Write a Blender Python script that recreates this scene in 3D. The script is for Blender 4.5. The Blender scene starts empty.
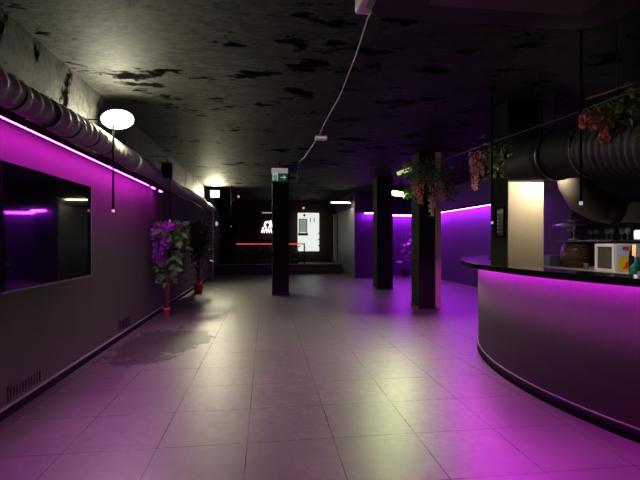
import bpy, math, random
from mathutils import Vector, Matrix
random.seed(7)
PI = math.pi
scene = bpy.context.scene
col = scene.collection

# ------------------------------------------------------------------ camera, world, exposure
cam_data = bpy.data.cameras.new('camera')
cam_data.sensor_width = 36.0
cam_data.lens = 425.0 / 640.0 * 36.0
cam_data.clip_start = 0.05
cam = bpy.data.objects.new('camera', cam_data)
col.objects.link(cam)
cam.location = (0, 0, 1.4)
cam.rotation_euler = (PI / 2, 0, -math.atan(54 / 425.0))
scene.camera = cam

world = bpy.data.worlds.new('world')
scene.world = world
world.use_nodes = True
world.node_tree.nodes['Background'].inputs[0].default_value = (0.35, 0.3, 0.5, 1)
world.node_tree.nodes['Background'].inputs[1].default_value = 0.0

vs = scene.view_settings
scene.display_settings.display_device = 'sRGB'
vs.view_transform = 'Standard'
vs.look = 'None'
vs.gamma = 1
vs.use_curve_mapping = False
vs.exposure = 0.0

# light levels (radiance of the emitting faces)
LED_LEFT = 135.0
LED_RIGHT = 260.0
LED_BAR = 36.0
FLOOR_FILL = 180.0
FLOOD_A = 510.0
FLOOD_B = 700.0
FLOOD_GREEN = 1000.0
BAR_SPOT = 480.0
FRIDGE_FILL = 1500.0
FAR_STRIP = 70.0
WHITE_PANEL = 0.9

# ------------------------------------------------------------------ materials
def new_mat(name):
    m = bpy.data.materials.new(name)
    m.use_nodes = True
    nt = m.node_tree
    return m, nt, nt.nodes['Principled BSDF']

def setc(b, key, v):
    b.inputs[key].default_value = v

def mat(name, c, rough=0.6, metal=0.0, var=0.25, scale=8.0, bump=0.0, spec=0.5):
    m, nt, b = new_mat(name)
    tc = nt.nodes.new('ShaderNodeTexCoord')
    nz = nt.nodes.new('ShaderNodeTexNoise')
    nz.inputs['Scale'].default_value = scale
    nz.inputs['Detail'].default_value = 5
    nt.links.new(tc.outputs['Object'], nz.inputs['Vector'])
    mix = nt.nodes.new('ShaderNodeMix'); mix.data_type = 'RGBA'
    mix.inputs[6].default_value = (*[x * (1 - var) for x in c], 1)
    mix.inputs[7].default_value = (*[min(1, x * (1 + var)) for x in c], 1)
    nt.links.new(nz.outputs['Fac'], mix.inputs[0])
    nt.links.new(mix.outputs[2], b.inputs['Base Color'])
    setc(b, 'Roughness', rough); setc(b, 'Metallic', metal)
    setc(b, 'Specular IOR Level', spec)
    if bump:
        bp = nt.nodes.new('ShaderNodeBump'); bp.inputs['Strength'].default_value = bump
        bp.inputs['Distance'].default_value = 0.02
        nt.links.new(nz.outputs['Fac'], bp.inputs['Height'])
        nt.links.new(bp.outputs[0], b.inputs['Normal'])
    return m

def emit(name, c, s):
    m, nt, b = new_mat(name)
    setc(b, 'Base Color', (*[min(0.8, x) for x in c], 1))
    setc(b, 'Emission Color', (*c, 1)); setc(b, 'Emission Strength', s)
    return m

def mth(nt, op, a, b=None):
    n = nt.nodes.new('ShaderNodeMath'); n.operation = op
    for i, v in enumerate((a, b)):
        if v is None: continue
        if isinstance(v, (int, float)): n.inputs[i].default_value = v
        else: nt.links.new(v, n.inputs[i])
    return n.outputs[0]

def mixc(nt, fac, a, b):
    n = nt.nodes.new('ShaderNodeMix'); n.data_type = 'RGBA'
    if isinstance(fac, (int, float)): n.inputs[0].default_value = fac
    else: nt.links.new(fac, n.inputs[0])
    for i, v in ((6, a), (7, b)):
        if isinstance(v, tuple): n.inputs[i].default_value = (*v, 1)
        else: nt.links.new(v, n.inputs[i])
    return n.outputs[2]

def noise(nt, vec, scale, detail=4, rough=0.55):
    n = nt.nodes.new('ShaderNodeTexNoise')
    n.inputs['Scale'].default_value = scale; n.inputs['Detail'].default_value = detail
    n.inputs['Roughness'].default_value = rough
    nt.links.new(vec, n.inputs['Vector'])
    return n.outputs['Fac']

def ramp(nt, fac, lo, hi):
    n = nt.nodes.new('ShaderNodeMapRange')
    n.inputs[1].default_value = lo; n.inputs[2].default_value = hi
    nt.links.new(fac, n.inputs[0])
    return n.outputs[0]

def floor_mat():
    m, nt, b = new_mat('grey_floor_tiles')
    tc = nt.nodes.new('ShaderNodeTexCoord'); P = tc.outputs['Object']
    sep = nt.nodes.new('ShaderNodeSeparateXYZ'); nt.links.new(P, sep.inputs[0])
    X, Y = sep.outputs[0], sep.outputs[1]
    def line(v, off):
        f = mth(nt, 'MODULO', mth(nt, 'ADD', v, 60.0 - off), 0.6)
        d = mth(nt, 'MINIMUM', f, mth(nt, 'SUBTRACT', 0.6, f))
        return mth(nt, 'LESS_THAN', d, 0.0034)
    grout = mth(nt, 'MAXIMUM', line(X, 0.4715), line(Y, 2.97))
    grout = mth(nt, 'MULTIPLY', grout, mth(nt, 'ADD', 0.35, mth(nt, 'MULTIPLY', ramp(nt, noise(nt, P, 1.7, 3), 0.38, 0.60), 0.65)))
    # tone of each tile
    cx = mth(nt, 'FLOOR', mth(nt, 'DIVIDE', mth(nt, 'ADD', X, 60 - 0.4715), 0.6))
    cy = mth(nt, 'FLOOR', mth(nt, 'DIVIDE', mth(nt, 'ADD', Y, 60 - 2.97), 0.6))
    cmb = nt.nodes.new('ShaderNodeCombineXYZ'); nt.links.new(cx, cmb.inputs[0]); nt.links.new(cy, cmb.inputs[1])
    wn = nt.nodes.new('ShaderNodeTexWhiteNoise'); nt.links.new(cmb.outputs[0], wn.inputs['Vector'])
    big = noise(nt, P, 1.1, 6, 0.6)
    fine = noise(nt, P, 14, 6, 0.65)
    base = mixc(nt, ramp(nt, big, 0.3, 0.7), (0.078, 0.076, 0.063), (0.165, 0.160, 0.135))
    base = mixc(nt, mth(nt, 'MULTIPLY', ramp(nt, fine, 0.40, 0.66), 0.55), base, (0.09, 0.084, 0.08))
    base = mixc(nt, mth(nt, 'MULTIPLY', wn.outputs['Value'], 0.22), base, (0.09, 0.085, 0.08))
    # dark damp patches by the left wall
    vd = nt.nodes.new('ShaderNodeVectorMath'); vd.operation = 'MULTIPLY'
    nt.links.new(P, vd.inputs[0]); vd.inputs[1].default_value = (1.0, 1.0, 1.0)
    def zone(x0, y0, rx, ry):
        dx = mth(nt, 'DIVIDE', mth(nt, 'SUBTRACT', X, x0), rx)
        dy = mth(nt, 'DIVIDE', mth(nt, 'SUBTRACT', Y, y0), ry)
        r2 = mth(nt, 'ADD', mth(nt, 'MULTIPLY', dx, dx), mth(nt, 'MULTIPLY', dy, dy))
        return ramp(nt, r2, 1.0, 0.0)
    z = mth(nt, 'MAXIMUM', zone(-1.5, 5.9, 0.65, 1.5), zone(-1.05, 6.2, 0.45, 0.8))
    st = noise(nt, vd.outputs[0], 3.4, 7, 0.66)
    stain = ramp(nt, mth(nt, 'ADD', mth(nt, 'MULTIPLY', z, 0.4), st), 0.70, 0.74)
    base = mixc(nt, mth(nt, 'MULTIPLY', stain, 0.72), base, (0.03, 0.027, 0.025))
    # pale trickle marks of mopping near the middle
    mk = noise(nt, P, 3.2, 8, 0.7)
    mk2 = ramp(nt, mth(nt, 'ABSOLUTE', mth(nt, 'SUBTRACT', mk, 0.5)), 0.012, 0.0)
    mzone = zone(0.3, 4.3, 0.45, 1.6)
    base = mixc(nt, mth(nt, 'MULTIPLY', mth(nt, 'MULTIPLY', mk2, mzone), 0.6), base, (0.36, 0.34, 0.32))
    base = mixc(nt, mth(nt, 'MULTIPLY', grout, 0.8), base, (0.02, 0.018, 0.017))
    nt.links.new(base, b.inputs['Base Color'])
    r = mth(nt, 'ADD', mth(nt, 'MULTIPLY', ramp(nt, big, 0.3, 0.7), 0.10), 0.30)
    r = mth(nt, 'ADD', r, mth(nt, 'MULTIPLY', fine, 0.16))
    r = mth(nt, 'ADD', r, mth(nt, 'MULTIPLY', grout, 0.3))
    nt.links.new(r, b.inputs['Roughness'])
    dull = mth(nt, 'MAXIMUM', mth(nt, 'MULTIPLY', grout, 0.75), mth(nt, 'MULTIPLY', stain, 0.75))
    nt.links.new(mth(nt, 'MULTIPLY', mth(nt, 'SUBTRACT', 1.0, dull), 0.8), b.inputs['Specular IOR Level'])
    bp = nt.nodes.new('ShaderNodeBump'); bp.inputs['Strength'].default_value = 0.12
    bp.inputs['Distance'].default_value = 0.006
    h = mth(nt, 'SUBTRACT', mth(nt, 'MULTIPLY', noise(nt, P, 9, 4), 0.8), grout)
    nt.links.new(h, bp.inputs['Height']); nt.links.new(bp.outputs[0], b.inputs['Normal'])
    return m

def ceiling_mat():
    m, nt, b = new_mat('flaking_black_ceiling_paint')
    tc = nt.nodes.new('ShaderNodeTexCoord'); P = tc.outputs['Object']
    mp = nt.nodes.new('ShaderNodeMapping'); mp.inputs['Scale'].default_value = (0.9, 1.5, 1)
    nt.links.new(P, mp.inputs[0]); V = mp.outputs[0]
    a = noise(nt, V, 3.1, 8, 0.64)
    c = noise(nt, V, 11.0, 7, 0.68)
    d = noise(nt, V, 0.7, 3, 0.5)
    wp_ = nt.nodes.new('ShaderNodeVectorMath'); wp_.operation = 'MULTIPLY_ADD'
    nz_ = nt.nodes.new('ShaderNodeTexNoise'); nz_.inputs['Scale'].default_value = 5.0; nz_.inputs['Detail'].default_value = 3
    nt.links.new(V, nz_.inputs['Vector']); nt.links.new(nz_.outputs['Color'], wp_.inputs[0])
    wp_.inputs[1].default_value = (0.22, 0.22, 0.0); nt.links.new(V, wp_.inputs[2])
    e_ = noise(nt, wp_.outputs[0], 2.0, 9, 0.66)
    patch = ramp(nt, mth(nt, 'ADD', mth(nt, 'MULTIPLY', e_, 0.85), mth(nt, 'MULTIPLY', d, 0.15)), 0.565, 0.595)
    mott = ramp(nt, mth(nt, 'ADD', mth(nt, 'MULTIPLY', c, 0.6), mth(nt, 'MULTIPLY', a, 0.4)), 0.45, 0.57)
    base = mixc(nt, mott, (0.005, 0.0048, 0.0042), (0.030, 0.028, 0.024))
    base = mixc(nt, mth(nt, 'MULTIPLY', ramp(nt, d, 0.42, 0.62), 0.6), base, (0.007, 0.0066, 0.006))
    base = mixc(nt, mth(nt, 'MULTIPLY', patch, 0.95), base, (0.0015, 0.0015, 0.0015))
    nt.links.new(base, b.inputs['Base Color'])
    nt.links.new(mth(nt, 'ADD', 0.7, mth(nt, 'MULTIPLY', patch, 0.3)), b.inputs['Roughness'])
    nt.links.new(mth(nt, 'SUBTRACT', 0.12, mth(nt, 'MULTIPLY', patch, 0.12)), b.inputs['Specular IOR Level'])
    bp = nt.nodes.new('ShaderNodeBump'); bp.inputs['Strength'].default_value = 0.7
    bp.inputs['Distance'].default_value = 0.02
    h = mth(nt, 'SUBTRACT', mth(nt, 'MULTIPLY', c, 0.7), mth(nt, 'MULTIPLY', patch, 0.5))
    nt.links.new(h, bp.inputs['Height']); nt.links.new(bp.outputs[0], b.inputs['Normal'])
    return m

M = {}
M['floor'] = floor_mat()
M['ceiling'] = ceiling_mat()
M['wall_left'] = mat('charcoal_wall_paint', (0.070, 0.065, 0.053), 0.8, var=0.18, scale=3, bump=0.06, spec=0.15)
M['wall_dark'] = mat('black_wall_paint', (0.02, 0.018, 0.02), 0.6, var=0.3, scale=3)
M['wall_right'] = mat('violet_led_tinted_wall', (0.050, 0.016, 0.075), 0.8, var=0.2, scale=2.5, bump=0.05)  # violet of the LED glow mixed into the wall's base colour
M['wall_red'] = mat('dark_red_wall_paint', (0.02, 0.003, 0.005), 0.6, var=0.3, scale=3)
M['partition'] = mat('pale_grey_partition', (0.20, 0.20, 0.22), 0.5, var=0.15, scale=4)
M['column'] = mat('dark_column_paint', (0.014, 0.013, 0.013), 0.8, var=0.2, scale=5, bump=0.05, spec=0.15)
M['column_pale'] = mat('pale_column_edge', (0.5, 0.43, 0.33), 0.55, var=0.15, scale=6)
M['cream'] = mat('cream_stone_wallpaper', (0.62, 0.53, 0.40), 0.7, var=0.10, scale=40, bump=0.08)
M['black'] = mat('satin_black', (0.012, 0.012, 0.013), 0.35, var=0.3, scale=6)
M['matt_black'] = mat('matt_black', (0.008, 0.0078, 0.008), 0.9, var=0.3, scale=6, spec=0.1)
M['trim_light'] = mat('grey_trim_edge', (0.28, 0.26, 0.25), 0.4, var=0.15, scale=10)
M['screen'] = mat('black_glass_screen', (0.006, 0.006, 0.008), 0.04, var=0.1, scale=3)
M['bezel'] = mat('grey_screen_bezel', (0.22, 0.21, 0.19), 0.35, metal=0.6, var=0.1)
M['counter_body'] = mat('grey_concrete_cladding', (0.062, 0.058, 0.052), 0.7, var=0.18, scale=22, bump=0.12)
M['counter_top'] = mat('polished_black_countertop', (0.010, 0.009, 0.011), 0.10, var=0.5, scale=60)
M['duct_dark'] = mat('dark_grey_duct', (0.013, 0.012, 0.0125), 0.65, metal=0.0, var=0.15, scale=3, spec=0.2)
M['duct_flex'] = mat('grey_flexible_duct', (0.035, 0.032, 0.042), 0.6, metal=0.0, var=0.2, scale=8)
M['duct_foil'] = mat('crinkled_foil_duct', (0.30, 0.295, 0.27), 0.6, metal=0.1, var=0.2, scale=10, bump=0.25)
M['duct_elbow'] = mat('dull_steel_elbow', (0.24, 0.22, 0.19), 0.5, metal=0.3, var=0.15, scale=4)
M['duct_steel'] = mat('galvanised_duct', (0.45, 0.42, 0.37), 0.42, metal=0.5, var=0.15, scale=5)
M['steel'] = mat('brushed_steel', (0.5, 0.5, 0.5), 0.3, metal=0.9, var=0.1)
M['white'] = mat('white_plastic', (0.72, 0.69, 0.70), 0.45, var=0.06)
M['ac'] = mat('pale_unit_casing', (0.012, 0.010, 0.012), 0.7, var=0.06)
M['added_plate_white'] = mat('white_added_glare_plate', (0.6, 0.58, 0.54), 0.5, var=0.05)
M['cable'] = mat('pale_cable', (0.30, 0.28, 0.28), 0.5, var=0.05)
M['terracotta'] = mat('terracotta_pot', (0.60, 0.17, 0.05), 0.7, var=0.2, scale=20)
M['bark'] = mat('reddish_trunk', (0.17, 0.06, 0.05), 0.8, var=0.35, scale=25)
M['leaf'] = mat('deep_green_leaf', (0.07, 0.17, 0.05), 0.5, var=0.45, scale=14)
M['leaf_olive'] = mat('olive_leaf', (0.12, 0.22, 0.06), 0.5, var=0.45, scale=14)
M['leaf_fresh'] = mat('fresh_green_leaf', (0.09, 0.32, 0.07), 0.5, var=0.45, scale=14)
M['leaf_pale'] = mat('pale_leaf', (0.42, 0.45, 0.36), 0.5, var=0.25, scale=14)
M['purple_flower'] = mat('purple_petals', (0.34, 0.06, 0.50), 0.6, var=0.35, scale=20)
M['pink_flower'] = mat('pink_petals', (0.85, 0.38, 0.40), 0.6, var=0.3, scale=25)
M['cream_flower'] = mat('cream_petals', (0.75, 0.58, 0.48), 0.6, var=0.25, scale=25)
M['orange_flower'] = mat('coral_petals', (0.80, 0.36, 0.26), 0.6, var=0.3, scale=25)
M['wood'] = mat('varnished_wood', (0.07, 0.03, 0.013), 0.4, var=0.35, scale=7)
M['back_top'] = mat('pale_worktop', (0.45, 0.40, 0.34), 0.4, var=0.1)
M['fridge'] = mat('white_fridge_enamel', (0.74, 0.72, 0.74), 0.35, var=0.05)
M['fridge_blue'] = mat('pale_blue_wrap', (0.50, 0.56, 0.78), 0.4, var=0.06)
M['fridge_glass'] = mat('dark_fridge_glass', (0.10, 0.09, 0.075), 0.08, var=0.35, scale=9)
M['yellow'] = mat('yellow_print', (0.9, 0.62, 0.02), 0.4, var=0.05)
M['red'] = mat('red_print', (0.75, 0.03, 0.03), 0.4, var=0.05)
M['amber'] = emit('glowing_amber_label', (1.0, 0.55, 0.20), 0.9)
M['bottle_dark'] = mat('dark_bottle_glass', (0.02, 0.018, 0.012), 0.08, var=0.2)
M['bottle_green'] = mat('green_bottle_glass', (0.02, 0.30, 0.20), 0.10, var=0.3)
M['blue_box'] = mat('slate_blue_box', (0.09, 0.10, 0.17), 0.5, var=0.1)
M['led_left'] = emit('magenta_led', (0.95, 0.02, 1.0), LED_LEFT)
M['led_right'] = emit('violet_led', (0.50, 0.03, 1.0), LED_RIGHT)
M['led_bar'] = emit('pink_violet_led', (0.85, 0.03, 1.0), LED_BAR)
M['floor_fill'] = emit('pink_violet_floor_fill', (0.92, 0.02, 1.0), FLOOR_FILL)
M['flood_a'] = emit('white_floodlight_face', (1.0, 0.97, 0.70), FLOOD_A)
M['flood_b'] = emit('warm_floodlight_face', (1.0, 0.94, 0.62), FLOOD_B)
M['flood_green'] = emit('greenish_white_lamp_face', (0.80, 1.0, 0.36), FLOOD_GREEN)
M['bar_spot'] = emit('warm_spot_face', (1.0, 0.86, 0.62), BAR_SPOT)
M['fridge_fill'] = emit('warm_fridge_fill_face', (1.0, 0.9, 0.72), FRIDGE_FILL)
M['far_strip'] = emit('yellowish_strip_face', (1.0, 0.92, 0.55), FAR_STRIP)
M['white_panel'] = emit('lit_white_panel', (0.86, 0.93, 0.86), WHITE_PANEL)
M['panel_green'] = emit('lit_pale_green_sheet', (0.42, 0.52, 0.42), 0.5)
M['panel_grey'] = mat('grey_shelf', (0.25, 0.26, 0.25), 0.5)
M['red_glow'] = emit('red_glowing_rail', (1.0, 0.12, 0.11), 0.55)
M['neon'] = emit('pink_white_neon', (1.0, 0.78, 0.95), 4.0)
M['tiny_white'] = emit('small_lit_lens', (1.0, 0.9, 1.0), 0.4)
M['tiny_red'] = emit('small_red_lens', (1.0, 0.35, 0.35), 1.0)
M['exit_green'] = emit('exit_sign_green', (0.02, 0.13, 0.05), 0.25)
M['exit_white'] = emit('exit_sign_pale', (0.62, 0.85, 0.70), 0.45)
M['exit_case'] = emit('exit_sign_case', (0.80, 0.68, 0.76), 0.28)
M['paper'] = mat('menu_paper', (0.45, 0.42, 0.44), 0.6, var=0.1)
M['grille'] = mat('grey_grille', (0.055, 0.052, 0.046), 0.5, var=0.15)

# ------------------------------------------------------------------ mesh helpers (world coordinates)
class MB:
    def __init__(s): s.v = []; s.f = []; s.sm = []
    def poly(s, pts, faces, smooth=False):
        o = len(s.v); s.v += [tuple(p) for p in pts]
        for f in faces: s.f.append([o + i for i in f]); s.sm.append(smooth)
        return s
    def box(s, x0, y0, z0, x1, y1, z1, rot=0.0, tilt=None):
        c = Vector(((x0 + x1) / 2, (y0 + y1) / 2, (z0 + z1) / 2))
        R = tilt if tilt is not None else Matrix.Rotation(rot, 3, 'Z')
        pts = []
        for x in (x0, x1):
            for y in (y0, y1):
                for z in (z0, z1): pts.append(c + R @ (Vector((x, y, z)) - c))
        return s.poly(pts, [(0, 1, 3, 2), (4, 6, 7, 5), (0, 4, 5, 1), (2, 3, 7, 6), (0, 2, 6, 4), (1, 5, 7, 3)])
    def tube(s, pts, r, n=10, cap=True, smooth=True):
        pts = [Vector(p) for p in pts]; k = len(pts)
        rs = r if isinstance(r, (list, tuple)) else [r] * k
        rings = []
        prev = None
        for i, p in enumerate(pts):
            d = (pts[min(i + 1, k - 1)] - pts[max(i - 1, 0)]).normalized()
            if prev is None:
                a = Vector((0, 0, 1)) if abs(d.z) < 0.9 else Vector((1, 0, 0))
                u = d.cross(a).normalized()
            else:
                u = (prev - d * prev.dot(d)).normalized()
            prev = u; w = d.cross(u)
            rings.append([p + (u * math.cos(2 * PI * j / n) + w * math.sin(2 * PI * j / n)) * rs[i] for j in range(n)])
        o = len(s.v)
        for rg in rings: s.v += [tuple(q) for q in rg]
        for i in range(k - 1):
            for j in range(n):
                a = o + i * n + j; b = o + i * n + (j + 1) % n
                s.f.append([a, b, b + n, a + n]); s.sm.append(smooth)
        if cap:
            s.f.append([o + j for j in reversed(range(n))]); s.sm.append(False)
            s.f.append([o + (k - 1) * n + j for j in range(n)]); s.sm.append(False)
        return s
    def lathe(s, c, prof, n=20, axis=(0, 0, 1)):
        ax = Vector(axis).normalized()
        return s.tube([Vector(c) + ax * h for r, h in prof], [max(r, 1e-4) for r, h in prof], n) if all(
            prof[i][1] < prof[i + 1][1] for i in range(len(prof) - 1)) else s._lathe(c, prof, n, ax)
    def _lathe(s, c, prof, n, ax):
        a = Vector((1, 0, 0)) if abs(ax.x) < 0.9 else Vector((0, 1, 0))
        u = ax.cross(a).normalized(); w = ax.cross(u)
        o = len(s.v); k = len(prof)
        for r, h in prof:
            for j in range(n):
                t = 2 * PI * j / n
                s.v.append(tuple(Vector(c) + ax * h + (u * math.cos(t) + w * math.sin(t)) * max(r, 1e-4)))
        for i in range(k - 1):
            for j in range(n):
                p = o + i * n + j; q = o + i * n + (j + 1) % n
                s.f.append([p, q, q + n, p + n]); s.sm.append(True)
        s.f.append([o + j for j in reversed(range(n))]); s.sm.append(False)
        s.f.append([o + (k - 1) * n + j for j in range(n)]); s.sm.append(False)
        return s
    def arc_band(s, cx, cy, r0, r1, a0, a1, z0, z1, n=72):
        o = len(s.v)
        for i in range(n + 1):
            a = a0 + (a1 - a0) * i / n
            ca, sa = math.cos(a), math.sin(a)
            s.v += [(cx + r0 * ca, cy + r0 * sa, z0), (cx + r1 * ca, cy + r1 * sa, z0),
                    (cx + r1 * ca, cy + r1 * sa, z1), (cx + r0 * ca, cy + r0 * sa, z1)]
        for i in range(n):
            for j in range(4):
                p = o + i * 4 + j; q = o + i * 4 + (j + 1) % 4
                s.f.append([p, q, q + 4, p + 4]); s.sm.append(j in (1, 3))
        s.f.append([o, o + 3, o + 2, o + 1]); s.sm.append(False)
        e = o + n * 4
        s.f.append([e, e + 1, e + 2, e + 3]); s.sm.append(False)
        return s
    def leaf(s, p, d, L, W, up=None):
        d = Vector(d).normalized()
        up = Vector(up if up else (random.uniform(-1, 1), random.uniform(-1, 1), random.uniform(0.2, 1)))
        sd = d.cross(up)
        if sd.length < 1e-3: sd = d.cross(Vector((1, 0, 0.3)))
        sd.normalize(); nn = sd.cross(d)
        p = Vector(p)
        tip = p + d * L - nn * L * 0.22
        m1 = p + d * L * 0.35; m2 = p + d * L * 0.7 - nn * L * 0.08
        pts = [p, m1 + sd * W * .5 + nn * W * .18, m2 + sd * W * .4 + nn * W * .1, tip,
               m2 - sd * W * .4 + nn * W * .1, m1 - sd * W * .5 + nn * W * .18, m1, m2]
        return s.poly(pts, [(0, 1, 6), (1, 2, 7, 6), (2, 3, 7), (0, 6, 5), (6, 7, 4, 5), (7, 3, 4)], True)

def W(o):
    v = Vector((0, 0, 0))
    while o is not None: v = v + Vector(o.location); o = o.parent
    return v

def obj(name, mb, m, parent=None, bevel=0.0, origin=None):
    me = bpy.data.meshes.new(name)
    org = W(parent) if parent is not None else Vector(origin if origin else (0, 0, 0))
    me.from_pydata([(v[0] - org[0], v[1] - org[1], v[2] - org[2]) for v in mb.v], [], mb.f)
    me.polygons.foreach_set('use_smooth', mb.sm)
    me.update()
    import bmesh
    bm = bmesh.new(); bm.from_mesh(me)
    bmesh.ops.recalc_face_normals(bm, faces=bm.faces)
    bm.to_mesh(me); bm.free()
    me.materials.append(m)
    o = bpy.data.objects.new(name, me); col.objects.link(o)
    if parent is not None: o.parent = parent
    else: o.location = org
    if bevel:
        bv = o.modifiers.new('bevel', 'BEVEL'); bv.width = bevel; bv.segments = 2; bv.limit_method = 'ANGLE'
    return o

def tag(o, label, cat, group=None):
    o['label'] = label; o['category'] = cat
    if group: o['group'] = group
    return o

def thing(name, label, cat, loc, group=None):
    o = bpy.data.objects.new(name, None); col.objects.link(o)
    o.empty_display_size = 0.1
    o.location = loc
    return tag(o, label, cat, group)

def struct(name, mb, m, parent=None, bevel=0.0):
    o = obj(name, mb, m, parent, bevel)
    if parent is None: o['kind'] = 'structure'
    return o

def dup(root, loc, label):
    r = root.copy(); col.objects.link(r); r.location = loc; r['label'] = label
    for ch in list(root.children):
        c = ch.copy(); col.objects.link(c); c.parent = r
        for g in list(ch.children):
            d = g.copy(); col.objects.link(d); d.parent = c
    return r

def Box(*a, **k): return MB().box(*a, **k)
def aim(d):           # rotation taking local -Y to direction d
    return Vector((0, -1, 0)).rotation_difference(Vector(d).normalized()).to_matrix()

XL, XR, ZC = -2.05, 6.2, 3.2
YF, YB = -3.0, 19.6
XP = 3.2              # side face of the far partition
# ------------------------------------------------------------------ the setting
struct('floor', Box(XL - .3, YF - .3, -0.2, XR + .3, YB + .3, 0), M['floor'])
struct('ceiling', Box(XL - .3, YF - .3, ZC, XR + .3, YB + .3, ZC + .2), M['ceiling'])
struct('wall_left', Box(XL - .3, YF - .3, 0, XL, YB + .3, ZC), M['wall_left'])
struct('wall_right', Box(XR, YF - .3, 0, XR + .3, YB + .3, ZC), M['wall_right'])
struct('wall_front', Box(XL, YF - .3, 0, XR, YF, ZC), M['wall_dark'])
struct('wall_back', Box(XL, YB, 0, XP + .2, YB + .3, ZC), M['wall_red'])
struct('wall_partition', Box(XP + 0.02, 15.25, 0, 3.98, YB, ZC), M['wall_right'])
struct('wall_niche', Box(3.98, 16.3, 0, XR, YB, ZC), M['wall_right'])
struct('trim_1', Box(XP, 15.24, 0.0, XP + .02, YB, 2.6), M['partition'])
bb = struct('baseboard_left', Box(XL, YF, 0, XL + .025, YB, .075), M['matt_black'])
obj('baseboard_edge', Box(XL, YF, .075, XL + .03, YB, .085), M['trim_light'], bb)
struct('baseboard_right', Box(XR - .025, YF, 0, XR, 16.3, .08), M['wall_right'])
struct('trim_2', Box(5.49, 9.0, 0, 5.53, 15.2, .012), M['trim_light'])
struct('trim_4', Box(XL, YF, 2.62, XL + .012, YB, ZC), M['ceiling'])
struct('trim_3', Box(XL, 15.9, 0, XL + .10, 16.4, ZC), M['partition'])
d1 = struct('door_1', Box(-1.98, YB - .05, .42, -1.25, YB, 2.35), M['matt_black'])
obj('door_frame', MB().box(-2.03, YB - .07, .42, -1.98, YB, 2.42).box(-1.25, YB - .07, .42, -1.2, YB, 2.42)
    .box(-1.98, YB - .07, 2.35, -1.25, YB, 2.42), M['grille'], d1)
obj('door_handle', MB().tube([(-1.36, YB - .09, 1.35), (-1.36, YB - .09, 1.55)], .012).tube([(-1.36, YB - .09, 1.45), (-1.36, YB - .04, 1.45)], .008), M['steel'], d1)

# low stage at the far end, two steps
st = thing('stage', 'low dark stage with a step across the far end of the room', 'stage', (0.5, 17.4, 0))
obj('platform', Box(XL + .12, 17.75, 0, XP, YB - .08, .40), M['wall_dark'], st)
obj('platform_edge', Box(XL + .12, 17.72, .37, XP, 17.78, .41), M['trim_light'], st)
obj('step', Box(XL + .12, 17.35, 0, XP - .02, 17.72, .2), M['wall_dark'], st)

# ------------------------------------------------------------------ columns
def column(x0, x1, y0, y1, label, z1=ZC):
    t = thing('column', label, 'column', ((x0 + x1) / 2, (y0 + y1) / 2, 0), 'square columns of the hall')
    obj('shaft', Box(x0, y0, 0, x1, y1, z1), M['column'], t, bevel=.008)
    obj('skirting', MB().box(x0 - .012, y0 - .012, 0, x1 + .012, y0, .05).box(x0 - .012, y1, 0, x1 + .012, y1 + .012, .05)
        .box(x0 - .012, y0, 0, x0, y1, .05).box(x1, y0, 0, x1 + .012, y1, .05), M['black'], t)
    return t
column(.158, .584, 10.9, 11.35, 'dark square column under the green exit sign, left of centre')
column(3.11, 3.574, 11.7, 12.17, 'dark violet-tinged column standing further back, second from the bar')
c3 = column(3.10, 3.447, 8.35, 8.82, 'dark column with a pale right edge under the greenish lamp')
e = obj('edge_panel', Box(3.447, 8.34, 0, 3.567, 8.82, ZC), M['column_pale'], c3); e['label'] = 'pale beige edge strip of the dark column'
PY0 = 5.13
c4 = thing('column', 'bar column with a bright cream face rising behind the curved counter', 'column', (3.34, 5.34, 0), 'square columns of the hall')
obj('shaft', Box(3.10, PY0 + .012, 0, 3.59, 5.56, ZC), M['column'], c4)
e = obj('face_panel', Box(3.10, PY0, 0, 3.59, PY0 + .012, 2.15), M['cream'], c4); e['label'] = 'cream textured panel'
mf = thing('menu_frame', 'black framed menu board hung on the dark side of the bar column', 'menu', (3.09, 5.31, 1.64))
obj('frame', MB().box(3.0890, 5.210, 1.44, 3.1120, 5.235, 1.84).box(3.0890, 5.410, 1.44, 3.1120, 5.435, 1.84)
    .box(3.0890, 5.235, 1.44, 3.1120, 5.410, 1.465).box(3.0890, 5.235, 1.815, 3.1120, 5.410, 1.84), M['matt_black'], mf)
obj('board', Box(3.0990, 5.235, 1.465, 3.1120, 5.410, 1.815), M['black'], mf)
hd = obj('heading', Box(3.0970, 5.250, 1.755, 3.0995, 5.395, 1.79), M['paper'], mf)
for k in range(5):
    z = 1.50 + k * .05
    obj('menu_picture', Box(3.0970, 5.360, z, 3.0995, 5.395, z + .028), M['paper'], mf)
    obj('menu_line', Box(3.0970, 5.260, z + .008, 3.0995, 5.340, z + .018), M['grille'], mf)

# ------------------------------------------------------------------ left wall: screen, duct, LED strip, vents
tv = thing('wall_screen', 'large black glossy screen mounted on the left wall under the magenta strip', 'screen', (-2.03, 4.2, 1.5))
obj('cabinet', Box(XL + .002, 3.265, 1.022, -1.862, 4.805, 1.968), M['matt_black'], tv)
obj('panel', Box(-1.862, 3.27, 1.03, -1.85, 4.797, 1.962), M['screen'], tv)
obj('bezel', MB().box(-1.863, 4.797, 1.02, -1.848, 4.808, 1.968).box(-1.863, 3.265, 1.016, -1.848, 4.808, 1.029), M['bezel'], tv)
obj('side_bracket', Box(-1.98, 3.235, 1.90, -1.88, 3.264, 1.97), M['trim_light'], tv)

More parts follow.
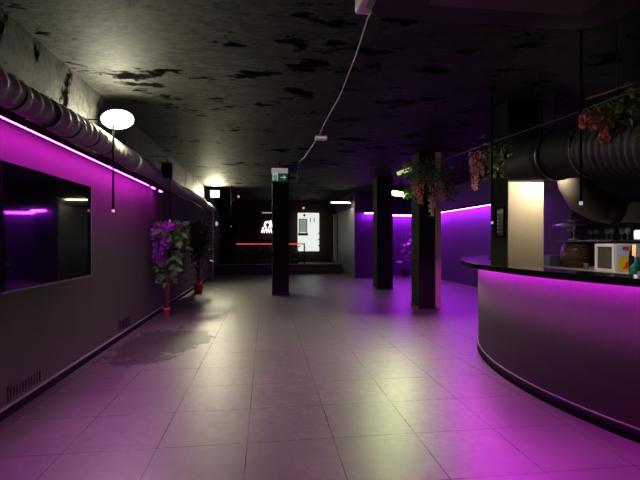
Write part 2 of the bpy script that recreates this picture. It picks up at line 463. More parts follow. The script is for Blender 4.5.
def vent(y0, y1, z0, z1, label, n):
    t = thing('wall_vent', label, 'vent', (XL, (y0 + y1) / 2, z0), 'ventilation grilles in the left wall')
    obj('frame', MB().box(XL, y0, z0, XL + .012, y1, z0 + .012).box(XL, y0, z1 - .012, XL + .012, y1, z1)
        .box(XL, y0, z0, XL + .012, y0 + .012, z1).box(XL, y1 - .012, z0, XL + .012, y1, z1), M['grille'], t)
    obj('backing', Box(XL, y0, z0, XL + .004, y1, z1), M['matt_black'], t)
    for k in range(n):
        y = y0 + .03 + (y1 - y0 - .06) * (k + .5) / n
        obj('slat', Box(XL, y - .010, z0 + .01, XL + .010, y + .010, z1 - .01), M['grille'], t)
vent(3.68, 4.18, .10, .225, 'nearer low wall grille, below the large screen', 10)
vent(6.27, 6.76, .10, .27, 'further low wall grille, just before the flowering plant', 6)

# flexible foil duct along the top of the left wall
dt = thing('foil_duct', 'long crinkled foil duct running along the top of the left wall', 'duct', (-1.9, 8.0, 2.53))
def corr(y0, y1, x, z, r, step, amp):
    pts, rs = [], []; n = int((y1 - y0) / (step / 6))
    for i in range(n + 1):
        y = y0 + (y1 - y0) * i / n
        pts.append((x + .012 * math.sin(y * 1.7), y, z + .02 * math.sin(y * 1.1 + 1)))
        rs.append(r + amp * math.sin(2 * PI * y / step) + .008 * math.sin(y * 3.1))
    return pts, rs
p_, r_ = corr(-1.0, 6.35, -1.885, 2.515, .118, .15, .013)
obj('near_run', MB().tube(p_, r_, 28), M['duct_foil'], dt)
p_, r_ = corr(6.35, 15.6, -1.885, 2.515, .110, .15, .013)
obj('far_run', MB().tube(p_, r_, 24), M['duct_foil'], dt)
obj('joint_band', MB().tube([(-1.885, 6.30, 2.515), (-1.885, 6.42, 2.515)], .135, 28), M['steel'], dt)
for y in (0.5, 2.6, 3.4, 3.9, 4.3, 4.75, 5.2, 7.9, 8.6, 9.4, 11.2, 13.0, 14.4):
    obj('clamp', MB().tube([(-1.885 + .012 * math.sin(y * 1.7), y - .018, 2.515 + .02 * math.sin(y * 1.1 + 1)), (-1.885 + .012 * math.sin(y * 1.7), y + .018, 2.515 + .02 * math.sin(y * 1.1 + 1))], .134, 24, cap=False), M['matt_black'], dt)

ls = thing('led_strip', 'magenta light strip along the top of the left wall under the foil duct', 'light strip', (-1.88, 3.5, 2.29))
obj('channel', Box(-1.915, -1.0, 2.292, -1.845, 8.3, 2.312), M['matt_black'], ls)
obj('light_line', Box(-1.889, -1.0, 2.280, -1.871, 7.15, 2.292), M['led_left'], ls)
obj('lip', Box(-1.868, -1.0, 2.279, -1.865, 8.1, 2.292), M['matt_black'], ls)
for y in (-.6, .9, 2.4, 3.9, 5.4, 6.9, 8.1):
    obj('hanger_strap', Box(-1.885, y - .012, 2.312, -1.875, y + .012, 2.40), M['matt_black'], ls)
for y in (7.45, 7.95):
    obj('light_segment', Box(-1.891, y - .07, 2.270, -1.869, y + .07, 2.292), M['led_left'], ls)

# ------------------------------------------------------------------ floodlights
def flood(name, loc, d, w, h, m, label, back=.05):
    t = thing(name, label, 'floodlight', loc)
    R = aim(d); L = Vector(loc)
    def tb(x0, y0, z0, x1, y1, z1):
        mb = MB(); pts = []
        for x in (x0, x1):
            for y in (y0, y1):
                for z in (z0, z1): pts.append(L + R @ Vector((x, y, z)))
        return mb.poly(pts, [(0, 1, 3, 2), (4, 6, 7, 5), (0, 4, 5, 1), (2, 3, 7, 6), (0, 2, 6, 4), (1, 5, 7, 3)])
    obj('housing', tb(-w / 2 - .015, .006, -h / 2 - .015, w / 2 + .015, back, h / 2 + .015), M['black'], t)
    obj('lamp_face', tb(-w / 2, -.004, -h / 2, w / 2, .006, h / 2), m, t)
    return t
f1 = thing('floodlight', 'glaring white floodlight backed by an added glare plate on the left wall above the foil duct', 'floodlight', (-1.77, 5.25, 2.80))
obj('lamp_head', Box(-1.86, 5.205, 2.755, -1.66, 5.285, 2.85, rot=.3), M['flood_a'], f1, bevel=.02)
rf = MB()._lathe((-1.77, 5.46, 2.85), [(.05, 0), (.15, -.03), (.185, -.09), (.192, -.09), (.16, -.02), (.05, .012)], 24, Vector((0, 1, 0)))
rf.v = [(x, y, 2.85 + (z - 2.85) * .62) for x, y, z in rf.v]
obj('added_glare_plate', rf, M['added_plate_white'], f1)  # plate added to stop light going backwards and to widen the glare
obj('bracket', MB().tube([(-2.035, 5.47, 2.82), (-1.78, 5.455, 2.81), (-1.77, 5.28, 2.80)], .01), M['black'], f1)
f2 = flood('floodlight', (-1.70, 14.6, 2.95), (.3, -1, .0), .26, .2, M['flood_b'], 'far warm floodlight high at the end of the left wall')
obj('bracket', MB().tube([(-2.04, 14.7, 2.95), (-1.70, 14.65, 2.95)], .015), M['black'], f2)
f3 = flood('floodlight', (2.56, 8.05, 2.37), (-.34, -.82, -.52), .20, .14, M['flood_green'], 'greenish white lamp hanging among leaves beside the pale-edged column')
Rg = aim((-.34, -.82, -.52)); Lg = Vector((2.56, 8.05, 2.37))
mb = MB()
for x0, z0, x1, z1 in ((-.115, -.085, -.105, .085), (.105, -.085, .115, .085), (-.105, .075, .105, .085), (-.105, -.085, .105, -.075)):
    mb.poly([Lg + Rg @ Vector((x, y, z)) for x in (x0, x1) for y in (-.10, .02) for z in (z0, z1)], [(0, 1, 3, 2), (4, 6, 7, 5), (0, 4, 5, 1), (2, 3, 7, 6), (0, 2, 6, 4), (1, 5, 7, 3)])
mb.poly([Lg + Rg @ Vector((x, y, z)) for x in (-.115, .115) for y in (-.22, -.09) for z in (.076, .084)], [(0, 1, 3, 2), (4, 6, 7, 5), (0, 4, 5, 1), (2, 3, 7, 6), (0, 2, 6, 4), (1, 5, 7, 3)])
obj('hood', mb, M['matt_black'], f3)
e = obj('upper_glow_slab', Box(2.47, 7.82, 2.675, 2.76, 7.86, 2.745, tilt=Matrix.Rotation(-.35, 3, 'Y')), emit('dim_greenish_glow', (.62, .75, .30), .8), f3); e['label'] = 'dim greenish glowing slab added above the lamp'  # added glow standing in for a lit surface above the lamp
obj('added_slab_stem', MB().tube([(2.62, 7.86, 2.71), (2.64, 8.0, 2.60), (2.60, 8.08, 2.42)], .01, 8), M['black'], f3)
obj('bracket', MB().tube([(2.60, 8.10, 2.38), (2.75, 8.2, 2.42), (2.94, 8.4, 2.45)], .014), M['black'], f3)
# unlit square flood near the second pendant
f4 = thing('floodlight', 'unlit square floodlight bracketed off the foil duct above the flowering plant', 'floodlight', (-1.80, 7.7, 2.6))
obj('housing', Box(-1.80, 7.66, 2.48, -1.62, 7.72, 2.74), M['matt_black'], f4)
obj('rim', MB().box(-1.80, 7.645, 2.48, -1.788, 7.66, 2.74).box(-1.632, 7.645, 2.48, -1.62, 7.66, 2.74)
    .box(-1.80, 7.645, 2.48, -1.62, 7.66, 2.492).box(-1.80, 7.645, 2.728, -1.62, 7.66, 2.74), M['grille'], f4)
obj('bracket', MB().tube([(-1.70, 7.69, 2.74), (-1.70, 7.69, 2.85), (-2.04, 7.69, 2.85)], .01), M['matt_black'], f4)

# ------------------------------------------------------------------ rod pendants
def pendant(x, y, zb, zt, label, wall_arm=None, group='thin rod pendant lamps'):
    t = thing('rod_pendant', label, 'pendant lamp', (x, y, zt), group)
    obj('rod', MB().tube([(x, y, zb + .03), (x, y, zt)], .011 if zb < 1.73 else .013, 10), M['matt_black'], t)
    tp = obj('tip', MB().tube([(x, y, zb), (x, y, zb + .03)], .014, 10), M['tiny_white'], t)
    if wall_arm: obj('arm', MB().tube([(x, y, zt), (wall_arm, y, zt)], .008, 8), M['matt_black'], t)
    else: obj('canopy', MB().tube([(x, y, zt - .02), (x, y, zt)], .04, 12), M['matt_black'], t)
    return t
pendant(-1.72, 5.08, 1.715, 2.76, 'nearest thin black rod pendant hanging by the left wall beside the screen', wall_arm=XL)
pendant(-1.72, 7.95, 1.735, 2.80, 'thin rod pendant hanging above the purple flowering plant', wall_arm=XL)
pendant(-1.16, 14.5, 1.84, ZC, 'thin rod pendant hanging from the ceiling right of the far floodlight')
pendant(2.638, 4.705, 1.588, ZC, 'thin rod pendant hanging in front of the menu board on the bar column')
pendant(2.647, 3.293, 1.696, ZC, 'nearest thin rod pendant over the bar, right of the cream column')

# ------------------------------------------------------------------ curved bar counter
BX, BY = 5.85, 3.70
A0, A1 = math.radians(127), math.radians(232)
bar = thing('bar_counter', 'curved grey bar counter with a glossy black top and magenta glow under its edge', 'bar counter', (2.6, 3.7, 0))
obj('body', MB().arc_band(BX, BY, 3.36, 3.465, A0, A1, .10, 1.12), M['counter_body'], bar)
obj('kickboard', MB().arc_band(BX, BY, 3.36, 3.475, A0, A1, 0, .088), M['matt_black'], bar)
obj('kickboard_edge', MB().arc_band(BX, BY, 3.36, 3.474, A0, A1, .088, .10), M['trim_light'], bar)
ct = MB()
n_ = 96; o_ = []
prof = [(3.34, 1.12), (3.664, 1.12), (3.664, 1.095), (3.68, 1.095), (3.684, 1.10), (3.684, 1.145), (3.68, 1.15), (3.34, 1.15)]
for i in range(n_ + 1):
    a = A0 + (A1 - A0) * i / n_
    ct.v += [(BX + r_ * math.cos(a), BY + r_ * math.sin(a), z_) for r_, z_ in prof]
k_ = len(prof)
for i in range(n_):
    for j in range(k_):
        p = i * k_ + j; q = i * k_ + (j + 1) % k_
        ct.f.append([p, q, q + k_, p + k_]); ct.sm.append(False)
ct.f.append(list(range(k_))); ct.sm.append(False)
ct.f.append([n_ * k_ + j for j in range(k_)]); ct.sm.append(False)
obj('countertop', ct, M['counter_top'], bar)
obj('light_strip', MB().arc_band(BX, BY, 3.492, 3.507, A0, A1, 1.100, 1.12, 96), M['led_bar'], bar)
ld, lp = MB(), MB()
for i in range(n_ + 1):
    a = A0 + (A1 - A0) * i / n_
    ld.v += [(BX + r_ * math.cos(a), BY + r_ * math.sin(a), z_) for r_, z_ in ((3.5915, 1.0985), (3.6045, 1.1195))]
    lp.v += [(BX + r_ * math.cos(a), BY + r_ * math.sin(a), z_) for r_, z_ in ((3.575, 1.098), (3.59, 1.098), (3.603, 1.12), (3.575, 1.12))]
for i in range(n_):
    ld.f.append([i * 2, i * 2 + 1, i * 2 + 3, i * 2 + 2]); ld.sm.append(False)
    for j in range(4):
        p = i * 4 + j; q = i * 4 + (j + 1) % 4
        lp.f.append([p, q, q + 4, p + 4]); lp.sm.append(False)
obj('added_strip_channel', lp, M['matt_black'], bar)
obj('added_floor_strip', ld, M['floor_fill'], bar)  # unseen second strip and channel added to throw magenta onto the floor

# ------------------------------------------------------------------ bar back: worktop, fridge, shelf, bottles
wk = thing('back_counter', 'long back counter with a pale worktop along the right wall behind the bar', 'counter', (5.7, 6.0, 0))
obj('cabinet', Box(5.26, 2.6, 0, XR - .03, 8.6, .86), M['matt_black'], wk)
obj('worktop', Box(5.2, 2.58, .86, XR - .03, 8.62, .90), M['back_top'], wk, bevel=.004)
fr = thing('mini_fridge', 'small white drinks fridge with a dark glass door on the back counter', 'fridge', (5.5, 6.1, .9))
obj('cabinet', Box(5.33, 5.90, .90, 5.75, 6.29, 1.34), M['fridge'], fr, bevel=.006)
fd = obj('door', MB().box(5.30, 5.90, .905, 5.328, 6.29, .95).box(5.30, 5.90, 1.295, 5.328, 6.29, 1.338)
    .box(5.30, 5.90, .95, 5.328, 5.945, 1.295).box(5.30, 6.245, .95, 5.328, 6.29, 1.295), M['fridge'], fr)
obj('pane', Box(5.312, 5.945, .95, 5.322, 6.245, 1.295), M['fridge_glass'], fd)
dc = obj('side_wrap', Box(5.335, 5.897, .905, 5.74, 5.900, 1.335), M['fridge_blue'], fr); dc['label'] = 'pale blue printed side'
mb = MB(); n = 28
mb.poly([(5.47, 5.893, 1.03)] + [(5.47 + .115 * math.cos(2 * PI * i / n), 5.893, 1.03 + .115 * math.sin(2 * PI * i / n)) for i in range(n)],
        [(0, 1 + i, 1 + (i + 1) % n) for i in range(n)])
obj('sun_disc', mb, M['yellow'], dc)
bull = [(-.09, -.05), (-.05, -.02), (-.045, .03), (-.01, .055), (.05, .045), (.09, .06), (.105, .03), (.085, .0), (.09, -.06), (.06, -.06),
        (.05, -.02), (.01, -.025), (-.01, -.07), (-.04, -.075), (-.03, -.035), (-.07, -.075)]
mb = MB().poly([(5.53 + x, 5.890, 1.02 + z) for x, z in bull], [list(range(len(bull)))])
obj('charging_animal_mark', mb, M['red'], dc)
mb = MB()
for k, x in enumerate((5.44, 5.475, 5.51, 5.56, 5.595, 5.63)):
    mb.box(x, 5.889, 1.245, x + .008, 5.894, 1.30).box(x, 5.889, 1.292, x + .024, 5.894, 1.30).box(x, 5.889, 1.268, x + .022, 5.894, 1.276)
    if k % 2 == 0: mb.box(x + .018, 5.889, 1.245, x + .025, 5.894, 1.30)
obj('red_lettering', mb, M['red'], dc)

def bottle(name, loc, h, r, m, cap, label, group=None, lab=None):
    t = thing(name, label, 'bottle', loc, group)
    obj('glass_body', MB()._lathe(loc, [(r * .9, 0), (r, .01), (r, h * .56), (r * .8, h * .66), (r * .36, h * .76), (r * .32, h * .93)], 18, Vector((0, 0, 1))), m, t)
    obj('cap', MB()._lathe((loc[0], loc[1], loc[2] + h * .93), [(r * .40, 0), (r * .40, h * .07)], 14, Vector((0, 0, 1))), cap, t)
    if lab: obj('paper_label', MB().tube([(loc[0], loc[1], loc[2] + h * .14), (loc[0], loc[1], loc[2] + h * .46)], r * 1.02, 18, cap=False), lab, t)
    return t
t = thing('bottle_lamp', 'tall dark bottle with a glowing amber label right of the white fridge', 'bottle', (5.33, 5.60, .9))
obj('glass_body', MB()._lathe((5.33, 5.60, .9), [(.045, 0), (.05, .01), (.05, .27), (.04, .32), (.018, .36), (.016, .43)], 18, Vector((0, 0, 1))), M['bottle_dark'], t)
obj('amber_label', MB().tube([(5.30, 5.545, 1.17), (5.30, 5.545, 1.33)], .022, 12), M['amber'], t)
bottle('bottle', (4.10, 4.25, .92), .30, .07, M['bottle_green'], M['white'], 'green bottle with white cap at the right edge of the bar')
# under-bar shelf that carries the green bottle
sf = thing('service_shelf', 'dark shelf just behind the bar top holding the green bottle', 'shelf', (4.3, 3.9, 0))
obj('shelf_board', Box(4.0, 3.2, .88, 4.7, 4.6, .92), M['matt_black'], sf)
for x, y in ((4.03, 3.23), (4.64, 3.23), (4.03, 4.54), (4.64, 4.54)):
    obj('leg', Box(x, y, 0, x + .03, y + .03, .88), M['black'], sf)
kg = thing('barrel', 'brown wooden barrel at the dark far end of the back counter', 'barrel', (5.62, 7.14, .9))
obj('staves', MB()._lathe((5.62, 7.14, .9), [(.19, 0), (.225, .1), (.24, .21), (.225, .33), (.19, .43)], 28, Vector((0, 0, 1))), M['wood'], kg)
for z in (.06, .14, .29, .37):
    rr = .19 + .05 * math.sin(PI * (z) / .43) + .005
    obj('hoop', MB().tube([(5.62, 7.14, .9 + z - .012), (5.62, 7.14, .9 + z + .012)], rr, 28, cap=False), M['black'], kg)
tag(obj('storage_box', Box(5.35, 7.46, .90, 5.75, 7.95, 1.10), M['blue_box'], bevel=.01, origin=(5.55, 7.65, .9)), 'slate blue box on the back counter beside the cream column', 'box')
sh = thing('glass_shelf', 'dark wall shelf above the white fridge lined with glasses', 'shelf', (6.05, 6.0, 1.38))
obj('board', Box(5.75, 3.6, 1.37, XR - .032, 7.9, 1.40), M['black'], sh)
for y in (3.8, 5.7, 7.7):
    obj('bracket', MB().tube([(6.16, y, 1.22), (5.85, y, 1.37)], .012, 8), M['black'], sh)
tag(obj('darkening_sheet', Box(XR - .03, 3.0, .91, XR - .001, 7.95, 2.9), M['matt_black'], origin=(XR - .015, 5.5, .91)), 'black sheet added to darken the right wall behind the glasses and bottles', 'dark sheet')  # black sheet added to keep this stretch of wall dark
gt = thing('stacked_stand', 'dark metal stand of stacked round trays with a pointed arm on the wall shelf', 'stand', (5.93, 7.55, 1.40))
obj('stem', MB().tube([(5.93, 7.55, 1.40), (5.93, 7.55, 1.86)], .025, 12), M['steel'], gt)
obj('base', MB()._lathe((5.93, 7.55, 1.40), [(.10, 0), (.10, .015), (.03, .04)], 20, Vector((0, 0, 1))), M['duct_steel'], gt)
for z, r in ((1.56, .13), (1.66, .17), (1.75, .12)):
    obj('tray', MB()._lathe((5.93, 7.55, z), [(.03, 0), (r, .03), (r, .042), (.03, .02)], 24, Vector((0, 0, 1))), M['duct_steel'], gt)
obj('arm', MB().tube([(5.93, 7.62, 1.70), (5.90, 7.8, 1.70), (5.88, 8.1, 1.70)], [.06, .05, .005], 12), M['duct_steel'], gt)
glass_m, nt, b = new_mat('clear_glass')
setc(b, 'Base Color', (.9, .9, .92, 1)); setc(b, 'Roughness', .05); setc(b, 'Transmission Weight', .9)
def wine_glass(loc):
    t = thing('wine_glass', 'stemmed glass', 'glass', loc, 'stemmed glasses on the wall shelf')
    obj('bowl', MB()._lathe(loc, [(.004, .09), (.03, .11), (.04, .15), (.034, .20), (.032, .20), (.037, .15), (.027, .113), (.003, .095)], 14, Vector((0, 0, 1))), glass_m, t)
    obj('stem', MB()._lathe(loc, [(.036, 0), (.034, .004), (.006, .010), (.004, .09)], 12, Vector((0, 0, 1))), glass_m, t)
    return t
gl = [(6.0, 7.22), (5.95, 7.02), (6.02, 6.86), (5.95, 6.68), (6.0, 6.52), (5.96, 6.36)]
gnames = ['stemmed glass on the wall shelf nearest the stacked tray stand', 'second stemmed glass from the stacked tray stand on the wall shelf', 'third stemmed glass from the stacked tray stand on the wall shelf',
          'third stemmed glass from the small white lamp on the wall shelf', 'second stemmed glass from the small white lamp on the wall shelf', 'stemmed glass on the wall shelf next to the small white lamp']
g0 = wine_glass((gl[0][0], gl[0][1], 1.40)); g0['label'] = gnames[0]
for k in range(1, 6): dup(g0, (gl[k][0], gl[k][1], 1.40), gnames[k])
wl = thing('shelf_lamp', 'small white lit lamp on the wall shelf at the right edge', 'lamp', (5.9, 6.10, 1.40))
obj('base', MB()._lathe((5.9, 6.10, 1.40), [(.05, 0), (.05, .015), (.02, .02)], 16, Vector((0, 0, 1))), M['white'], wl)
obj('shade', MB()._lathe((5.9, 6.10, 1.42), [(.05, 0), (.055, .06), (.05, .13), (.02, .14)], 18, Vector((0, 0, 1))), emit('white_lamp_shade', (1.0, 0.97, 0.92), 1.0), wl)
tb = thing('drinking_glass', 'small clear tumbler standing on the back counter left of the fridge', 'glass', (5.36, 6.55, .90))
obj('glass_wall', MB()._lathe((5.36, 6.55, .90), [(.03, 0), (.038, .11), (.035, .11), (.028, .01)], 16, Vector((0, 0, 1))), glass_m, tb)
obj('rim_band', MB().tube([(5.36, 6.55, 1.0), (5.36, 6.55, 1.008)], .0385, 16, cap=False), M['steel'], tb)
# two small lit white items at the right edge
tag(obj('payment_terminal', Box(2.535, 2.56, 1.15, 2.60, 2.63, 1.185), M['white'], bevel=.006, origin=(2.57, 2.60, 1.15)), 'small white device on the bar top at the right edge', 'device')

# ------------------------------------------------------------------ black duct over the bar and steel elbow
dk = thing('ventilation_duct', 'large dark round duct with tapered end running above the bar', 'duct', (2.95, 3.8, 2.2))
obj('tapered_end', MB().tube([(2.86, 4.74, 2.21), (2.86, 4.70, 2.215), (2.86, 4.55, 2.235), (2.87, 4.35, 2.25), (2.89, 4.1, 2.255), (2.90, 3.9, 2.25)],
                             [.06, .11, .155, .195, .225, .24], 32), M['duct_dark'], dk)
obj('barrel_section', MB().tube([(2.90, 3.9, 2.25), (2.95, 3.50, 2.22)], .245, 32, cap=False), M['duct_dark'], dk)
for q in ((2.895, 3.92, 2.25), (2.945, 3.52, 2.222)):
    obj('seam_ring', MB().tube([(q[0], q[1] + .02, q[2]), (q[0] + .003, q[1] - .02, q[2])], .256, 32), M['black'], dk)
pts, rs = [], []
for i in range(121):
    s_ = i / 120
    pts.append((2.95 + .06 * s_, 3.5 - 2.2 * s_, 2.22 - .10 * min(1, s_ * 3))); rs.append(.245 + .03 * min(1, s_ * 3) + .012 * math.sin(2 * PI * s_ * 30))
obj('flexible_section', MB().tube(pts, rs, 32), M['duct_flex'], dk)
for y in (4.2, 3.2):
    obj('hanger', MB().tube([(2.9, y, 2.45), (2.9, y, ZC)], .006, 6), M['black'], dk)
el = thing('duct_elbow', 'galvanised duct elbow hanging behind the bar right of the cream column', 'duct', (4.0, 4.95, 2.0))
pts = [(3.78, 4.90, 2.50), (3.80, 4.90, 2.32), (3.87, 4.92, 2.12), (4.0, 4.92, 1.92), (4.2, 4.9, 1.82), (4.36, 4.89, 1.79)]
obj('elbow', MB().tube(pts, [.17, .18, .19, .195, .19, .185], 28), M['duct_elbow'], el)
obj('hanger', MB().tube([(3.78, 4.9, 2.5), (3.78, 4.9, ZC)], .006, 6), M['black'], el)
e = obj('straight_run', MB().tube([(4.36, 4.89, 1.79), (5.3, 4.85, 1.79)], .165, 28), M['duct_steel'], el)
obj('joint_ring', MB().tube([(4.34, 4.89, 1.79), (4.38, 4.89, 1.79)], .195, 28), M['duct_dark'], el)
# warm spot lighting the column face
sp = thing('spotlight', 'small warm spotlight tucked above the dark duct facing the cream column', 'spotlight', (3.50, 4.84, 2.30))
R = aim(Vector((-.12, .22, -.80)))
L0 = Vector((3.50, 4.84, 2.30)); dvec = Vector((-.12, .22, -.80)).normalized()
obj('can', MB().tube([L0 - dvec * .14, L0 - dvec * .005], .055, 16), M['black'], sp)
obj('lens', MB().tube([L0 - dvec * .005, L0 + dvec * .004], .05, 16), M['bar_spot'], sp)
obj('stem', MB().tube([L0 - dvec * .10, (3.52, 4.80, ZC)], .012, 8), M['black'], sp)

s2 = thing('spotlight', 'added unseen spotlight above the back bar brightening the white fridge', 'spotlight', (4.3, 4.7, 2.9))  # unseen lamp added to brighten the fridge
L0 = Vector((4.35, 5.3, 2.85)); dvec = (Vector((5.4, 6.0, 1.1)) - L0).normalized()
obj('can', MB().tube([L0 - dvec * .14, L0 - dvec * .005], .055, 16), M['black'], s2)  # can, lens, hood and stem of the added unseen lamp
obj('lens', MB().tube([L0 - dvec * .005, L0 + dvec * .004], .05, 16), M['fridge_fill'], s2)
obj('hood', MB().tube([L0 - dvec * .005, L0 + dvec * .15], .056, 16, cap=False), M['matt_black'], s2)
obj('stem', MB().tube([L0 - dvec * .10, (4.35, 5.2, ZC)], .012, 8), M['black'], s2)

# ------------------------------------------------------------------ right wall LED strips
l2 = thing('led_strip', 'long violet light strip along the top of the right wall', 'light strip', (6.15, 12, 2.36))
obj('channel', Box(5.90, 9.3, 2.372, XR - .003, 16.28, 2.40), M['matt_black'], l2)
obj('lip', Box(5.990, 9.35, 2.353, 5.996, 16.0, 2.372), M['matt_black'], l2)
obj('light_line', Box(6.00, 9.35, 2.346, 6.022, 16.0, 2.372), M['led_right'], l2)
l3 = thing('led_strip', 'violet light strip along the niche wall between the two dark columns', 'light strip', (5.0, 16.25, 2.36))
obj('channel', Box(4.0, 16.0, 2.372, 5.89, 16.3, 2.40), M['matt_black'], l3)
obj('light_line', Box(4.05, 16.08, 2.342, 5.88, 16.102, 2.372), M['led_right'], l3)
l4 = thing('led_strip', 'short violet light strip on the partition left of the further dark column', 'light strip', (3.75, 15.2, 2.36))
obj('channel', Box(3.5, 15.0, 2.385, 3.97, 15.25, 2.41), M['matt_black'], l4)
obj('light_line', Box(3.54, 15.06, 2.355, 3.97, 15.082, 2.385), M['led_right'], l4)

# ------------------------------------------------------------------ ceiling items
ac = thing('ceiling_unit', 'pale ceiling unit cut by the top edge with a cable leaving its left end', 'air conditioner', (1.5, 2.4, 2.9))
mb = MB()
out = []
x0, x1, y0, y1, rr = .60, 2.35, 1.9, 2.72, .22
for cx_, cy_, a in ((x1 - rr, y1 - rr, 0), (x0 + .1, y1 - .1, PI / 2), (x0 + .1, y0 + .1, PI), (x1 - rr, y0 + rr, 1.5 * PI)):
    r0 = rr if cx_ > 1.5 else .1
    for i in range(7): out.append((cx_ + r0 * math.cos(a + PI / 2 * i / 6), cy_ + r0 * math.sin(a + PI / 2 * i / 6)))
n = len(out)
cxm, cym = 1.47, 2.3
def ringz(k, z): return [(cxm + (x - cxm) * k, cym + (y - cym) * k, z) for x, y in out]
pts = ringz(1, 3.0) + ringz(1, 2.93) + ringz(.985, 2.88) + ringz(.93, 2.85)
faces = [[k * n + i, k * n + (i + 1) % n, (k + 1) * n + (i + 1) % n, (k + 1) * n + i] for k in range(3) for i in range(n)]
faces += [list(range(n)), list(range(3 * n, 4 * n))]
mb.poly(pts, faces, False)
obj('casing', mb, M['ac'], ac)
obj('end_cap', Box(.575, 1.95, 2.872, .675, 2.728, 2.995), M['white'], ac, bevel=.015)
obj('outlet', Box(1.0, 2.1, 2.842, 2.0, 2.5, 2.852), M['grille'], ac)
for x in (.8, 2.1):
    obj('hanger', MB().tube([(x, 2.3, 3.0), (x, 2.3, ZC)], .01, 8), M['steel'], ac)
cb = thing('ceiling_cable', 'thin pale cable running along the ceiling from the pale unit to the exit sign', 'cable', (.9, 6, ZC))
pts = [(.72, 2.735, 2.90), (.73, 2.9, 3.0), (.80, 3.3, 3.16), (.86, 4.0, 3.185), (.91, 5.2, 3.187), (.89, 6.2, 3.186), (.90, 7.2, 3.187), (.86, 8.3, 3.186), (.82, 9.2, 3.187), (.77, 9.5, 3.18), (.76, 9.75, 3.15), (.74, 9.8, 3.02), (.745, 9.8, 2.85)]
obj('cord', MB().tube(pts, .0065, 8), M['cable'], cb)
obj('loose_end', MB().tube([(.745, 9.8, 2.98), (.76, 9.79, 2.86), (.73, 9.8, 2.76), (.74, 9.81, 2.66)], [.02, .035, .03, .012], 8), M['cable'], cb)
jb = thing('emergency_light', 'small white box on the ceiling beside the pale cable', 'emergency light', (.93, 7.3, ZC))
obj('body', Box(.84, 7.24, 3.13, 1.05, 7.36, ZC - .001), M['white'], jb, bevel=.015)
obj('lens', Box(.86, 7.235, 3.145, 1.03, 7.241, 3.175), M['exit_case'], jb)

ex = thing('exit_sign', 'green exit sign with running figure door and arrow below a white case', 'exit sign', (.31, 9.8, 2.75))
obj('case', Box(.125, 9.78, 2.935, .50, 9.86, 3.05), M['exit_case'], ex, bevel=.01)
pl = obj('sign_plate', Box(.135, 9.80, 2.745, .49, 9.82, 2.935), M['exit_green'], ex)
mb = MB()
# pale doorway block with a running figure cut, then an arrow
mb.box(.150, 9.794, 2.76, .175, 9.80, 2.92).box(.245, 9.794, 2.76, .27, 9.80, 2.92).box(.15, 9.794, 2.905, .27, 9.80, 2.925)
mb.box(.195, 9.794, 2.865, .222, 9.80, 2.893)
mb.poly([(.185, 9.795, 2.81), (.235, 9.795, 2.85), (.225, 9.795, 2.862), (.178, 9.795, 2.822)], [(0, 1, 2, 3)])
mb.poly([(.20, 9.795, 2.82), (.24, 9.795, 2.775), (.228, 9.795, 2.765), (.185, 9.795, 2.808)], [(0, 1, 2, 3)])
obj('running_figure', mb, M['exit_white'], pl)
mb = MB().box(.33, 9.794, 2.832, .43, 9.80, 2.850)
mb.poly([(.46, 9.795, 2.841), (.40, 9.795, 2.89), (.395, 9.795, 2.872), (.432, 9.795, 2.841), (.395, 9.795, 2.81), (.40, 9.795, 2.792)], [(0, 1, 2, 3), (0, 3, 4, 5)])
obj('arrow', mb, M['exit_white'], pl)
obj('mount', MB().tube([(.31, 9.82, 3.05), (.31, 9.82, ZC)], .02, 8), M['black'], ex)

yl = thing('strip_light', 'yellowish strip light near the ceiling over the stage', 'strip light', (2.8, 15.6, 2.8))
obj('housing', Box(2.36, 15.56, 2.80, 3.16, 15.66, 2.87), M['black'], yl)
obj('tube', Box(2.40, 15.575, 2.785, 3.12, 15.64, 2.80), M['far_strip'], yl)
for x in (2.45, 3.05): obj('hanger', MB().tube([(x, 15.61, 2.87), (x, 15.61, ZC)], .006, 6), M['black'], yl)

dome = thing('dome_lamp', 'tiny white dome lamp on the far left wall beside the door', 'lamp', (-1.93, 18, 2.06))
obj('dome', MB()._lathe((-2.05, 17.9, 2.07), [(.09, 0), (.085, .04), (.05, .08), (.01, .09)], 16, Vector((1, 0, 0))), M['tiny_white'], dome)
sp2 = thing('spotlight', 'small reddish spotlight on a ceiling arm right of the far floodlight', 'spotlight', (-1.1, 16, 3.0))
obj('arm', MB().tube([(-1.22, 16, ZC), (-1.22, 16, 2.93), (-1.22, 16, 2.85)], .02, 8), M['steel'], sp2)
obj('head', MB().tube([(-1.22, 16, 2.99), (-1.02, 15.94, 3.0)], [.05, .05], 12), M['black'], sp2)
obj('lens', MB().tube([(-1.02, 15.93, 3.0), (-.99, 15.92, 3.0)], .045, 12), M['tiny_red'], sp2)

# ------------------------------------------------------------------ far end: rail, hedge, neon, white panel
ra = thing('stage_railing', 'black stage railing topped by a long glowing red bar', 'railing', (.15, 17.85, .4))
obj('red_bar', MB().tube([(-1.24, 17.85, 1.235), (1.58, 17.85, 1.235)], .028, 10), M['red_glow'], ra)
obj('lower_rail', MB().tube([(-1.24, 17.85, .80), (1.58, 17.85, .80)], .02, 8), M['black'], ra)
for x in (-1.24, -.3, .64, 1.6):
    obj('post', MB().tube([(x, 17.85, .40), (x, 17.85, 1.27)], .028, 10), M['black'], ra)
hg = MB()
for i in range(1500):
    p = Vector((random.uniform(-1.25, 1.35), random.uniform(17.98, 18.3), .42 + random.random() * .72))
    hg.leaf(p, (random.uniform(-1, 1), random.uniform(-1, .3), random.uniform(-.3, 1)), random.uniform(.08, .14), .06)
hd = thing('hedge', 'dark green artificial hedge behind the red railing on the stage', 'hedge', (0, 18.15, .4))
obj('foliage', hg, M['leaf'], hd)
